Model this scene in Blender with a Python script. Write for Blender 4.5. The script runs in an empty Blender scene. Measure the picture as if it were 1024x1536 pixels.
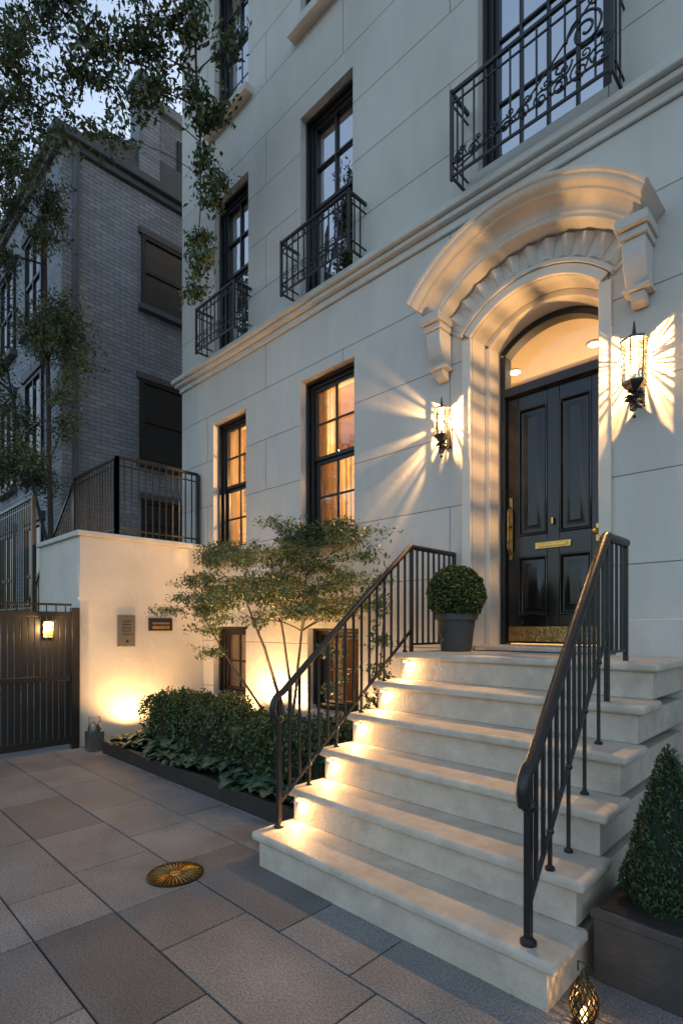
import bpy, bmesh, math, random
import numpy as np
from mathutils import Vector
random.seed(7); np.random.seed(7)
R=math.radians
S=bpy.context.scene
S.view_settings.view_transform='Standard'; S.view_settings.look='None'; S.view_settings.exposure=0

# ------------------------------------------------------------ materials
def mat(name, col=(.5,.5,.5), rough=.6, metal=0, spec=.5, emit=None, es=0, noise=None, bump=None, c2=None):
    m=bpy.data.materials.new(name); m.use_nodes=True; nt=m.node_tree; b=nt.nodes['Principled BSDF']
    b.inputs['Base Color'].default_value=(*col,1); b.inputs['Roughness'].default_value=rough
    b.inputs['Metallic'].default_value=metal; b.inputs['Specular IOR Level'].default_value=spec
    if emit: b.inputs['Emission Color'].default_value=(*emit,1); b.inputs['Emission Strength'].default_value=es
    tc=nt.nodes.new('ShaderNodeTexCoord')
    if noise:
        n=nt.nodes.new('ShaderNodeTexNoise'); n.inputs['Scale'].default_value=noise; n.inputs['Detail'].default_value=8; n.inputs['Roughness'].default_value=.65
        nt.links.new(tc.outputs['Object'],n.inputs['Vector'])
        r=nt.nodes.new('ShaderNodeValToRGB'); r.color_ramp.elements[0].position=.3; r.color_ramp.elements[1].position=.7
        d=c2 or tuple(c*.7 for c in col)
        r.color_ramp.elements[0].color=(*d,1); r.color_ramp.elements[1].color=(*col,1)
        nt.links.new(n.outputs['Fac'],r.inputs['Fac']); nt.links.new(r.outputs['Color'],b.inputs['Base Color'])
    if bump:
        n2=nt.nodes.new('ShaderNodeTexNoise'); n2.inputs['Scale'].default_value=bump[0]; n2.inputs['Detail'].default_value=6
        nt.links.new(tc.outputs['Object'],n2.inputs['Vector'])
        bp=nt.nodes.new('ShaderNodeBump'); bp.inputs['Strength'].default_value=bump[1]; bp.inputs['Distance'].default_value=.01
        nt.links.new(n2.outputs['Fac'],bp.inputs['Height']); nt.links.new(bp.outputs['Normal'],b.inputs['Normal'])
    return m

def masonry(name, axes, col, c2, mortar, bw, bh, ms, rough=.7, vary=.5, bumpd=.006, noises=1.3, streak=0):
    m=bpy.data.materials.new(name); m.use_nodes=True; nt=m.node_tree; b=nt.nodes['Principled BSDF']; L=nt.links.new
    b.inputs['Roughness'].default_value=rough
    tc=nt.nodes.new('ShaderNodeTexCoord'); sx=nt.nodes.new('ShaderNodeSeparateXYZ'); L(tc.outputs['Object'],sx.inputs[0])
    cx=nt.nodes.new('ShaderNodeCombineXYZ'); L(sx.outputs[axes[0]],cx.inputs[0]); L(sx.outputs[axes[1]],cx.inputs[1])
    br=nt.nodes.new('ShaderNodeTexBrick'); L(cx.outputs[0],br.inputs['Vector'])
    br.inputs['Scale'].default_value=1; br.inputs['Brick Width'].default_value=bw; br.inputs['Row Height'].default_value=bh
    br.inputs['Mortar Size'].default_value=ms; br.inputs['Mortar Smooth'].default_value=.3
    br.inputs['Color1'].default_value=(*col,1); br.inputs['Color2'].default_value=(*c2,1); br.inputs['Mortar'].default_value=(*mortar,1)
    n=nt.nodes.new('ShaderNodeTexNoise'); n.inputs['Scale'].default_value=noises; n.inputs['Detail'].default_value=9; n.inputs['Roughness'].default_value=.65
    if streak:
        mpn=nt.nodes.new('ShaderNodeMapping'); mpn.inputs['Scale'].default_value=(1.6,1.6,streak); L(tc.outputs['Object'],mpn.inputs[0]); L(mpn.outputs[0],n.inputs['Vector'])
    else: L(tc.outputs['Object'],n.inputs['Vector'])
    r=nt.nodes.new('ShaderNodeValToRGB'); r.color_ramp.elements[0].position=.25; r.color_ramp.elements[1].position=.75
    g=1-vary*.45; r.color_ramp.elements[0].color=(g,g,g*.98,1); r.color_ramp.elements[1].color=(1,1,1,1)
    L(n.outputs['Fac'],r.inputs['Fac'])
    mx=nt.nodes.new('ShaderNodeMix'); mx.data_type='RGBA'; mx.blend_type='MULTIPLY'; mx.inputs[0].default_value=1
    L(br.outputs['Color'],mx.inputs[6]); L(r.outputs['Color'],mx.inputs[7]); L(mx.outputs[2],b.inputs['Base Color'])
    n2=nt.nodes.new('ShaderNodeTexNoise'); n2.inputs['Scale'].default_value=18; n2.inputs['Detail'].default_value=8; L(tc.outputs['Object'],n2.inputs['Vector'])
    b1=nt.nodes.new('ShaderNodeBump'); b1.inputs['Strength'].default_value=.3; b1.inputs['Distance'].default_value=.012; L(n2.outputs['Fac'],b1.inputs['Height'])
    b2=nt.nodes.new('ShaderNodeBump'); b2.invert=True; b2.inputs['Strength'].default_value=.9; b2.inputs['Distance'].default_value=bumpd
    L(br.outputs['Fac'],b2.inputs['Height']); L(b1.outputs['Normal'],b2.inputs['Normal']); L(b2.outputs['Normal'],b.inputs['Normal'])
    return m

def leafmat(name, dark, light):
    m=bpy.data.materials.new(name); m.use_nodes=True; nt=m.node_tree; L=nt.links.new
    b=nt.nodes['Principled BSDF']; b.inputs['Roughness'].default_value=.5
    g=nt.nodes.new('ShaderNodeNewGeometry'); r=nt.nodes.new('ShaderNodeValToRGB')
    r.color_ramp.elements[0].color=(*dark,1); r.color_ramp.elements[1].color=(*light,1)
    L(g.outputs['Random Per Island'],r.inputs['Fac']); L(r.outputs['Color'],b.inputs['Base Color'])
    return m
def sheer(name,col,fac=.6):
    m=bpy.data.materials.new(name); m.use_nodes=True; nt=m.node_tree; L=nt.links.new
    b=nt.nodes['Principled BSDF']; b.inputs['Roughness'].default_value=.9; out=nt.nodes['Material Output']
    tc=nt.nodes.new('ShaderNodeTexCoord'); n=nt.nodes.new('ShaderNodeTexNoise'); n.inputs['Scale'].default_value=9; L(tc.outputs['Object'],n.inputs['Vector'])
    r=nt.nodes.new('ShaderNodeValToRGB'); r.color_ramp.elements[0].color=(*[c*.6 for c in col],1); r.color_ramp.elements[1].color=(*col,1); L(n.outputs['Fac'],r.inputs['Fac'])
    L(r.outputs[0],b.inputs['Base Color'])
    t=nt.nodes.new('ShaderNodeBsdfTranslucent'); L(r.outputs[0],t.inputs['Color'])
    mx=nt.nodes.new('ShaderNodeMixShader'); mx.inputs[0].default_value=fac
    L(b.outputs[0],mx.inputs[1]); L(t.outputs[0],mx.inputs[2]); L(mx.outputs[0],out.inputs['Surface'])
    return m

def glassmat(name, base, tint=(.9,.93,.95)):
    m=bpy.data.materials.new(name); m.use_nodes=True; nt=m.node_tree; L=nt.links.new
    nt.nodes.remove(nt.nodes['Principled BSDF']); out=nt.nodes['Material Output']
    t=nt.nodes.new('ShaderNodeBsdfTransparent'); t.inputs[0].default_value=(*tint,1)
    g=nt.nodes.new('ShaderNodeBsdfGlossy'); g.inputs['Roughness'].default_value=.015
    tc=nt.nodes.new('ShaderNodeTexCoord'); n=nt.nodes.new('ShaderNodeTexNoise'); n.inputs['Scale'].default_value=2.2; L(tc.outputs['Object'],n.inputs['Vector'])
    bp=nt.nodes.new('ShaderNodeBump'); bp.inputs['Strength'].default_value=.12; bp.inputs['Distance'].default_value=.02; L(n.outputs['Fac'],bp.inputs['Height']); L(bp.outputs['Normal'],g.inputs['Normal'])
    f=nt.nodes.new('ShaderNodeFresnel'); f.inputs['IOR'].default_value=1.5
    a=nt.nodes.new('ShaderNodeMath'); a.operation='ADD'; a.use_clamp=True; L(f.outputs[0],a.inputs[0]); a.inputs[1].default_value=base
    mx=nt.nodes.new('ShaderNodeMixShader'); L(a.outputs[0],mx.inputs[0]); L(t.outputs[0],mx.inputs[1]); L(g.outputs[0],mx.inputs[2]); L(mx.outputs[0],out.inputs['Surface'])
    return m

WARM=(1,.56,.22)
M_wall=masonry('limestone_ashlar',(0,2),(.62,.585,.53),(.59,.555,.50),(.25,.235,.21),2.6,.615,.0045,rough=.75,vary=.5,streak=.5)
M_trim=mat('limestone_trim',(.62,.58,.52),.7,noise=3,c2=(.49,.455,.41),bump=(30,.25))
M_reveal=mat('painted_reveal',(.66,.60,.51),.55,noise=2,c2=(.58,.52,.44))
M_stucco=mat('white_stucco',(.68,.62,.53),.8,noise=1.5,c2=(.54,.49,.42),bump=(25,.3))
M_step=mat('step_limestone',(.60,.53,.43),.55,noise=7,c2=(.41,.355,.285),bump=(55,.4))
M_brick=masonry('grey_painted_brick',(1,2),(.36,.38,.42),(.27,.29,.32),(.16,.17,.18),.22,.075,.007,rough=.8,vary=.9,bumpd=.008,noises=.8)
M_brickf=masonry('grey_painted_brick_front',(0,2),(.36,.38,.42),(.27,.29,.32),(.16,.17,.18),.22,.075,.007,rough=.8,vary=.9,bumpd=.008,noises=.8)
M_black=mat('black_iron',(.010,.010,.011),.36,spec=.5,noise=12,c2=(.018,.017,.016),bump=(60,.15))
M_frame=mat('black_frame_paint',(.010,.009,.009),.4,noise=6,c2=(.016,.014,.013))
M_door=mat('black_gloss_door',(.007,.006,.006),.18,spec=.5,noise=4,c2=(.010,.009,.008),bump=(8,.1))
M_brass=mat('brass',(.72,.45,.14),.3,metal=1,noise=25,c2=(.5,.3,.09))
M_brassold=mat('hammered_brass',(.55,.36,.14),.35,metal=1,noise=30,c2=(.2,.12,.04),bump=(45,.9))
M_bronze=mat('dark_bronze',(.10,.07,.035),.45,metal=1,noise=20)
M_steel=mat('brushed_steel',(.25,.24,.22),.45,metal=.8,noise=30)
M_glassU=glassmat('window_glass_upper',.76)
M_glassG=glassmat('window_glass_lower',.16,(.95,.93,.9))
M_glassT=glassmat('transom_glass',.02,(.97,.95,.92))
M_clear=glassmat('lantern_glass',.03,(.97,.95,.9))
M_blind=mat('linen_blind',(.75,.76,.78),.9,noise=5,c2=(.6,.6,.62))
M_curtain=sheer('warm_curtain',(.72,.58,.38))
M_room=mat('room_wall',(.40,.27,.15),.8,noise=2,c2=(.24,.15,.08))
M_hall=mat('hall_plaster',(.72,.63,.48),.7,noise=1,c2=(.66,.56,.42))
M_dark=mat('dark_room',(.09,.09,.1),.9,noise=2)
M_wood=mat('walnut_wood',(.08,.045,.025),.5,noise=8)
M_flame=mat('bulb_glow',(1,.8,.5),.5,emit=(1,.62,.25),es=55,noise=3)
M_down=mat('downlight_glow',(1,.8,.5),.5,emit=(1,.80,.5),es=60,noise=3)
M_led=mat('led_glow',(1,.8,.5),.5,emit=(1,.62,.26),es=6,noise=3)
M_pot=mat('dark_pot',(.035,.035,.037),.55,noise=10,c2=(.055,.053,.05),bump=(40,.3))
M_corten=mat('dark_metal_edging',(.035,.028,.024),.6,noise=10,bump=(30,.3))
M_soil=mat('soil',(.03,.022,.015),.95,noise=20,bump=(30,1))
M_slate=mat('slate_roof',(.09,.095,.105),.6,noise=6,bump=(12,.6))
M_bark=mat('bark',(.06,.045,.034),.85,noise=15,c2=(.03,.022,.017),bump=(30,.8))
M_bark2=mat('maple_bark',(.16,.12,.085),.8,noise=15,c2=(.08,.06,.045),bump=(30,.5))
L_tree=leafmat('street_tree_leaf',(.018,.04,.012),(.075,.115,.038))
L_maple=leafmat('maple_leaf',(.045,.075,.022),(.14,.18,.055))
L_box=leafmat('boxwood_leaf',(.02,.045,.010),(.085,.12,.03))
L_hosta=leafmat('hosta_leaf',(.035,.075,.042),(.09,.15,.085))
L_con=leafmat('conifer_leaf',(.018,.042,.018),(.06,.10,.035))
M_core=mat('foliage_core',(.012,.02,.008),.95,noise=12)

# ------------------------------------------------------------ mesh builder
class B:
    def __init__(s): s.v=[]; s.f=[]; s.m=[]
    def add(s,vs,fs,mi=0):
        o=len(s.v); s.v+=[tuple(p) for p in vs]; s.f+=[tuple(i+o for i in f) for f in fs]; s.m+=[mi]*len(fs)
    def box(s,x0,x1,y0,y1,z0,z1,mi=0):
        s.add([(x0,y0,z0),(x1,y0,z0),(x1,y1,z0),(x0,y1,z0),(x0,y0,z1),(x1,y0,z1),(x1,y1,z1),(x0,y1,z1)],
              [(0,3,2,1),(4,5,6,7),(0,1,5,4),(1,2,6,5),(2,3,7,6),(3,0,4,7)],mi)
    def tube(s,pts,r,n=8,mi=0,cap=True):
        pts=[Vector(p) for p in pts]; k=len(pts); rr=r if hasattr(r,'__len__') else [r]*k
        vs=[];fs=[]; prev=None
        for i,p in enumerate(pts):
            t=(pts[min(i+1,k-1)]-pts[max(i-1,0)]);
            if t.length<1e-9: t=Vector((0,0,1))
            t.normalize()
            if prev is None:
                a=Vector((0,0,1)) if abs(t.z)<.9 else Vector((1,0,0)); u=t.cross(a).normalized()
            else:
                u=(prev-t*prev.dot(t)); 
                if u.length<1e-6: u=t.orthogonal()
                u.normalize()
            prev=u; w=t.cross(u)
            for j in range(n):
                a=2*math.pi*(j+.5)/n; vs.append(p+(u*math.cos(a)+w*math.sin(a))*rr[i])
        for i in range(k-1):
            for j in range(n):
                a=i*n+j; b=i*n+(j+1)%n; fs.append((a,b,b+n,a+n))
        if cap: fs.append(tuple(reversed(range(n)))); fs.append(tuple(range((k-1)*n,k*n)))
        s.add(vs,fs,mi)
    def bar(s,p0,p1,w,mi=0): s.tube([p0,p1],w*.7071,4,mi)
    def lathe(s,c,prof,n=24,mi=0):
        vs=[];fs=[]
        for (r,z) in prof:
            for j in range(n):
                a=2*math.pi*(j+.5)/n; vs.append((c[0]+r*math.cos(a),c[1]+r*math.sin(a),c[2]+z))
        for i in range(len(prof)-1):
            for j in range(n):
                a=i*n+j; b=i*n+(j+1)%n; fs.append((a,b,b+n,a+n))
        fs.append(tuple(reversed(range(n)))); fs.append(tuple(range((len(prof)-1)*n,len(prof)*n)))
        s.add(vs,fs,mi)
    def ball(s,c,r,mi=0,n=12):
        s.lathe(c,[(r*math.sin(math.pi*i/8)+1e-4,-r*math.cos(math.pi*i/8)) for i in range(9)],n,mi)
    def prism(s,poly,y0,y1,mi=0):
        n=len(poly); vs=[(x,y0,z) for x,z in poly]+[(x,y1,z) for x,z in poly]
        fs=[tuple(range(n)),tuple(reversed(range(n,2*n)))]+[(i,i+n,(i+1)%n+n,(i+1)%n) for i in range(n)]
        s.add(vs,fs,mi)
    def prismx(s,poly,x0,x1,mi=0):
        n=len(poly); vs=[(x0,y,z) for y,z in poly]+[(x1,y,z) for y,z in poly]
        fs=[tuple(range(n)),tuple(reversed(range(n,2*n)))]+[(i,i+n,(i+1)%n+n,(i+1)%n) for i in range(n)]
        s.add(vs,fs,mi)
    def sector(s,cx,cz,r0,r1,amax,y0,y1,n=40,mi=0):
        s.ringprof(cx,cz,[(r0,y0),(r1,y0),(r1,y1),(r0,y1)],amax,n,mi)
    def ringprof(s,cx,cz,prof,amax,n=48,mi=0):
        vs=[];fs=[];k=len(prof)
        for i in range(n+1):
            a=-amax+2*amax*i/n; sn,cs=math.sin(a),math.cos(a)
            vs+=[(cx+r*sn,y,cz+r*cs) for r,y in prof]
        for i in range(n):
            a=k*i
            for j in range(k): fs.append((a+j,a+(j+1)%k,a+k+(j+1)%k,a+k+j))
        fs+=[tuple(reversed(range(k))),tuple(range(k*n,k*n+k))]
        s.add(vs,fs,mi)
    def make(s,name,mats,parent=None,bevel=0,smooth=True,recalc=True,seg=2):
        me=bpy.data.meshes.new(name); me.from_pydata(s.v,[],s.f)
        for m in (mats if isinstance(mats,(list,tuple)) else [mats]): me.materials.append(m)
        me.polygons.foreach_set('material_index',s.m)
        if recalc:
            bm=bmesh.new(); bm.from_mesh(me); bmesh.ops.recalc_face_normals(bm,faces=bm.faces); bm.to_mesh(me); bm.free()
        if smooth:
            me.polygons.foreach_set('use_smooth',[True]*len(me.polygons)); me.set_sharp_from_angle(angle=R(38))
        me.update(); o=bpy.data.objects.new(name,me); S.collection.objects.link(o)
        if parent: o.parent=parent; o.location=-Vector(parent.location)
        if bevel:
            md=o.modifiers.new('bevel','BEVEL'); md.width=bevel; md.segments=seg; md.limit_method='ANGLE'; md.angle_limit=R(50)
        return o
def empty(name,loc=(0,0,0)):
    o=bpy.data.objects.new(name,None); o.location=loc; S.collection.objects.link(o); o.empty_display_size=.2; return o

def leafobj(name,C,size,m,parent=None,aspect=.45,up=.3,droop=0.,radial=None):
    C=np.asarray(C,float); N=len(C); size=np.asarray(size) if hasattr(size,'__len__') else np.random.uniform(.6,1.35,N)*size
    d=np.random.normal(size=(N,3)); d[:,2]-=droop
    if radial is not None: d+=radial*1.2
    d/=np.linalg.norm(d,axis=1)[:,None]
    nn=np.random.normal(size=(N,3)); nn[:,2]+=up*3
    sd=np.cross(d,nn); sd/=np.linalg.norm(sd,axis=1)[:,None]+1e-9; nn=np.cross(sd,d)
    s=size[:,None]
    V=np.stack([C-d*s*.5, C+sd*s*aspect*.5+nn*s*.08-d*s*.05, C+d*s*.5, C-sd*s*aspect*.5+nn*s*.08-d*s*.05],axis=1).reshape(-1,3)
    me=bpy.data.meshes.new(name); me.vertices.add(4*N); me.vertices.foreach_set('co',V.ravel())
    me.loops.add(4*N); me.loops.foreach_set('vertex_index',np.arange(4*N)); me.polygons.add(N)
    me.polygons.foreach_set('loop_start',np.arange(0,4*N,4)); me.polygons.foreach_set('loop_total',np.full(N,4))
    me.materials.append(m); me.update(calc_edges=True)
    o=bpy.data.objects.new(name,me); S.collection.objects.link(o)
    if parent: o.parent=parent; o.location=-Vector(parent.location)
    return o
def light(name,typ,loc,power,col=WARM,parent=None,rad=.02,target=None,spot=100,blend=.6):
    l=bpy.data.lights.new(name,typ); l.energy=power; l.color=col; l.shadow_soft_size=rad
    if typ=='SPOT': l.spot_size=R(spot); l.spot_blend=blend
    o=bpy.data.objects.new(name,l); S.collection.objects.link(o)
    if target is not None: o.rotation_euler=(Vector(target)-Vector(loc)).to_track_quat('-Z','Y').to_euler()
    if parent: o.parent=parent; o.location=Vector(loc)-Vector(parent.location)
    else: o.location=loc
    return o

# ------------------------------------------------------------ camera
cam=bpy.data.cameras.new('camera'); co=bpy.data.objects.new('camera',cam); S.collection.objects.link(co)
H=1.418
co.location=(0,0,H); co.rotation_euler=(R(90),0,math.atan2(.70,.714)); cam.sensor_fit='AUTO'; cam.sensor_width=36
cam.lens=18.87; cam.shift_y=172/1536; cam.clip_end=2000; cam.clip_start=.05; S.camera=co

# ------------------------------------------------------------ world
w=bpy.data.worlds.new('World'); S.world=w; w.use_nodes=True; nt=w.node_tree
SE=R(10); SR=R(-28)
sky=nt.nodes.new('ShaderNodeTexSky'); sky.sky_type='NISHITA'; sky.sun_disc=False
sky.sun_elevation=SE; sky.sun_rotation=SR; sky.air_density=1.0; sky.dust_density=2.6; sky.ozone_density=2.0
hs=nt.nodes.new('ShaderNodeHueSaturation'); hs.inputs['Saturation'].default_value=.78
nt.links.new(sky.outputs[0],hs.inputs['Color'])
nt.links.new(hs.outputs[0],nt.nodes['Background'].inputs[0]); nt.nodes['Background'].inputs[1].default_value=.46
sd=Vector((math.sin(SR)*math.cos(SE),math.cos(SR)*math.cos(SE),math.sin(SE)))
sl=bpy.data.lights.new('sun','SUN'); sl.energy=.2; sl.angle=R(.5); sl.color=(1,.75,.5)
so=bpy.data.objects.new('sun',sl); S.collection.objects.link(so); so.rotation_euler=(-sd).to_track_quat('-Z','Y').to_euler(); so.location=(0,0,30)

# ------------------------------------------------------------ ground and pavement
M_ground=mat('ground_asphalt',(.06,.06,.062),.85,noise=4)
b=B(); b.add([(-400,-400,-.02),(400,-400,-.02),(400,400,-.02),(-400,400,-.02)],[(0,1,2,3)]); b.make('ground',M_ground,recalc=False)
mp=bpy.data.materials.new('bluestone_slab'); mp.use_nodes=True; nt=mp.node_tree; L=nt.links.new; pb=nt.nodes['Principled BSDF']; pb.inputs['Roughness'].default_value=.55
g=nt.nodes.new('ShaderNodeNewGeometry'); r=nt.nodes.new('ShaderNodeValToRGB')
r.color_ramp.elements[0].color=(.155,.15,.145,1); r.color_ramp.elements[1].color=(.31,.30,.288,1); e=r.color_ramp.elements.new(.2); e.color=(.245,.238,.228,1)
L(g.outputs['Random Per Island'],r.inputs['Fac'])
tc=nt.nodes.new('ShaderNodeTexCoord')
n1=nt.nodes.new('ShaderNodeTexNoise'); n1.inputs['Scale'].default_value=2.5; n1.inputs['Detail'].default_value=8; L(tc.outputs['Object'],n1.inputs['Vector'])
n2=nt.nodes.new('ShaderNodeTexNoise'); n2.inputs['Scale'].default_value=110; n2.inputs['Detail'].default_value=4; L(tc.outputs['Object'],n2.inputs['Vector'])
r1=nt.nodes.new('ShaderNodeValToRGB'); r1.color_ramp.elements[0].position=.3; r1.color_ramp.elements[1].position=.7; r1.color_ramp.elements[0].color=(.62,.62,.62,1); L(n1.outputs['Fac'],r1.inputs['Fac'])
r2=nt.nodes.new('ShaderNodeValToRGB'); r2.color_ramp.elements[0].position=.35; r2.color_ramp.elements[1].position=.65; r2.color_ramp.elements[0].color=(.55,.55,.55,1); r2.color_ramp.elements[1].color=(1.2,1.2,1.2,1); L(n2.outputs['Fac'],r2.inputs['Fac'])
m1=nt.nodes.new('ShaderNodeMix'); m1.data_type='RGBA'; m1.blend_type='MULTIPLY'; m1.inputs[0].default_value=1; L(r.outputs[0],m1.inputs[6]); L(r1.outputs[0],m1.inputs[7])
m2=nt.nodes.new('ShaderNodeMix'); m2.data_type='RGBA'; m2.blend_type='MULTIPLY'; m2.inputs[0].default_value=1; L(m1.outputs[2],m2.inputs[6]); L(r2.outputs[0],m2.inputs[7]); L(m2.outputs[2],pb.inputs['Base Color'])
bp=nt.nodes.new('ShaderNodeBump'); bp.inputs['Strength'].default_value=.5; bp.inputs['Distance'].default_value=.004; L(n2.outputs['Fac'],bp.inputs['Height']); L(bp.outputs['Normal'],pb.inputs['Normal'])
mr=nt.nodes.new('ShaderNodeMapRange'); L(n1.outputs['Fac'],mr.inputs[0]); mr.inputs[3].default_value=.42; mr.inputs[4].default_value=.75; L(mr.outputs[0],pb.inputs['Roughness'])
b=B(); y=-7.0
while y<3.95:
    h=random.choice([.30,.36,.40,.46]); y1=min(y+h,4.0); x=-13+random.uniform(0,.6)
    while x<5:
        wd=random.choice([.45,.6,.7,.85,1.0]); gp=.004; c=.003; z=random.uniform(-.0012,.0012)
        X0,X1,Y0,Y1=x+gp,x+wd-gp,y+gp,y1-gp
        b.add([(X0,Y0,-.03),(X1,Y0,-.03),(X1,Y1,-.03),(X0,Y1,-.03),(X0,Y0,z-c),(X1,Y0,z-c),(X1,Y1,z-c),(X0,Y1,z-c),
               (X0+c,Y0+c,z),(X1-c,Y0+c,z),(X1-c,Y1-c,z),(X0+c,Y1-c,z)],
              [(0,1,5,4),(1,2,6,5),(2,3,7,6),(3,0,4,7),(4,5,9,8),(5,6,10,9),(6,7,11,10),(7,4,8,11),(8,9,10,11)])
        x+=wd
    y=y1
b.make('pavement',mp,smooth=False,recalc=False)
b=B(); b.add([(-13,-7,-.012),(5,-7,-.012),(5,4.1,-.012),(-13,4.1,-.012)],[(0,1,2,3)]); b.make('pavement_bedding',mat('mortar_bed',(.05,.05,.048),.9,noise=8),recalc=False)

cv=(-2.83,1.53,0); E=empty('round_drain_cover',cv); b=B()
b.lathe((cv[0],cv[1],0),[(.158,0),(.158,.006),(.150,.009),(.148,.005),(.02,.005)],48,0)
b.make('rim',M_bronze,E); b=B()
for i in range(36):
    a=2*math.pi*i/36; r0=.05 if i%2 else .03; r1=.142 if i%3 else .13
    p0=Vector((cv[0]+r0*math.cos(a),cv[1]+r0*math.sin(a),.007)); p1=Vector((cv[0]+r1*math.cos(a+.12),cv[1]+r1*math.sin(a+.12),.007)); b.tube([p0,(p0+p1)/2+Vector((0,0,.003)),p1],[.0015,.0045,.002],6)
b.lathe((cv[0],cv[1],0),[(.03,.004),(.028,.011),(.01,.014)],16); b.make('sunburst_ribs',M_brass,E)

# ------------------------------------------------------------ townhouse
YF=4.0; TH=.42; CX=-1.87; CZ=3.365
house=empty('townhouse',(-3,4,0))
RA=.71; HW=.51; ZT=CZ+RA+.02
wins=dict(W1=(-6.36,-5.61,2.40,4.18),W2=(-4.57,-3.74,2.40,4.18),W3=(-6.34,-5.56,5.12,7.15),W4=(-4.57,-3.76,5.12,7.15),
 W5=(-2.33,-1.28,5.22,7.5),W6=(-6.34,-5.56,8.15,10.25),W7=(-4.57,-3.76,8.15,10.1),W8=(-2.33,-1.28,8.15,10.1),
 W9=(.3,1.13,5.12,7.15),W10=(.3,1.13,2.4,4.18),W11=(.3,1.13,8.15,10.1),B1=(-6.36,-5.61,.5,1.42),B2=(-4.45,-3.68,.5,1.40))
ops=list(wins.values())+[(CX-HW,CX+HW,1.2,ZT)]
XL,XR,ZTOP=-7.2,3.6,12.8
xs=sorted(set([XL,XR]+[o[0] for o in ops]+[o[1] for o in ops])); zs=sorted(set([-.05,ZTOP]+[o[2] for o in ops]+[o[3] for o in ops]))
b=B()
for i in range(len(xs)-1):
    for j in range(len(zs)-1):
        mx_,mz_=(xs[i]+xs[i+1])/2,(zs[j]+zs[j+1])/2
        if any(o[0]<mx_<o[1] and o[2]<mz_<o[3] for o in ops): continue
        x0,x1,z0,z1=xs[i],xs[i+1],zs[j],zs[j+1]
        b.add([(x0,YF,z0),(x1,YF,z0),(x1,YF,z1),(x0,YF,z1)],[(0,1,2,3)]); b.add([(x0,YF+TH,z0),(x1,YF+TH,z0),(x1,YF+TH,z1),(x0,YF+TH,z1)],[(3,2,1,0)])
for (xa,xb,za,zb) in ops:
    b.add([(xa,YF,za),(xa,YF+TH,za),(xa,YF+TH,zb),(xa,YF,zb)],[(0,1,2,3)],1); b.add([(xb,YF,za),(xb,YF+TH,za),(xb,YF+TH,zb),(xb,YF,zb)],[(3,2,1,0)],1)
    b.add([(xa,YF,za),(xb,YF,za),(xb,YF+TH,za),(xa,YF+TH,za)],[(0,1,2,3)],1); b.add([(xa,YF,zb),(xb,YF,zb),(xb,YF+TH,zb),(xa,YF+TH,zb)],[(3,2,1,0)],1)
def archfill(b,cx,cz,r,xa,xb,zt,y0,y1,n=28,mi=0):
    f=lambda x: cz+math.sqrt(max(r*r-(x-cx)**2,0))
    for i in range(n):
        x0=xa+(xb-xa)*i/n; x1=xa+(xb-xa)*(i+1)/n
        a,c=f(x0),f(x1)
        b.add([(x0,y0,a),(x1,y0,c),(x1,y0,zt),(x0,y0,zt)],[(0,1,2,3)],0); b.add([(x0,y0,a),(x1,y0,c),(x1,y1,c),(x0,y1,a)],[(3,2,1,0)],1)
archfill(b,CX,CZ,RA,CX-HW,CX+HW,ZT,YF,YF+TH)
archfill(b,-5.95,9.82,.42,-6.34,-5.56,10.25,YF,YF+TH)
b.make('facade',[M_wall,M_trim],house,smooth=False,recalc=False)
M_side=masonry('limestone_side',(1,2),(.60,.57,.52),(.56,.53,.49),(.22,.21,.2),2.6,.615,.006,rough=.75,vary=.45)
b=B(); b.box(XL,XL+.3,YF+TH,13,-.05,ZTOP); b.box(XR-.3,XR,YF+TH,13,-.05,ZTOP); b.box(XL,XR,13,13.3,-.05,ZTOP); b.add([(XL,YF,-.05),(XL,YF+TH,-.05),(XL,YF+TH,ZTOP),(XL,YF,ZTOP)],[(3,2,1,0)]);b.add([(XR,YF,-.05),(XR,YF+TH,-.05),(XR,YF+TH,ZTOP),(XR,YF,ZTOP)],[(0,1,2,3)]); b.make('side_walls',M_side,house,smooth=False)
b=B(); b.box(XL-.15,XR+.15,YF-.35,13.4,ZTOP,ZTOP+.3); b.box(XL-.05,XR+.05,YF-.15,YF-.01,ZTOP-.35,ZTOP); b.make('roof_cornice',M_trim,house,bevel=.02)
b=B(); b.box(XL-.12,XR,YF-.12,YF-.002,4.965,5.03); b.box(XL-.08,XR,YF-.08,YF-.002,4.915,4.965); b.box(XL-.03,XR,YF-.03,YF-.002,4.84,4.915)
b.box(XL-.12,XL-.002,YF-.002,13,4.965,5.03); b.box(XL-.05,XL-.002,YF-.002,13,4.84,4.965)
b.make('belt_course',M_trim,house,bevel=.012)
b=B(); b.box(-1.24,-.0,YF-.05,YF-.002,.0,1.47); b.box(.006,XR,YF-.05,YF-.002,.0,1.47); b.make('plinth',M_trim,house,bevel=.008)
b=B()
for k in ('W6','W7','W8','W11'): 
    xa,xb,za,zb=wins[k]; b.box(xa-.1,xb+.1,YF-.12,YF+.14,za-.11,za-.01)
for k in ('W1','W2','W10'):
    xa,xb,za,zb=wins[k]; b.box(xa-.0+.004,xb-.004,YF-.03,YF+.14,za+.002,za+.05)
b.sector(-5.95,9.82,.46,.56,R(70),YF-.06,YF-.002)
b.make('window_sills',M_trim,house,bevel=.01)

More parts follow.
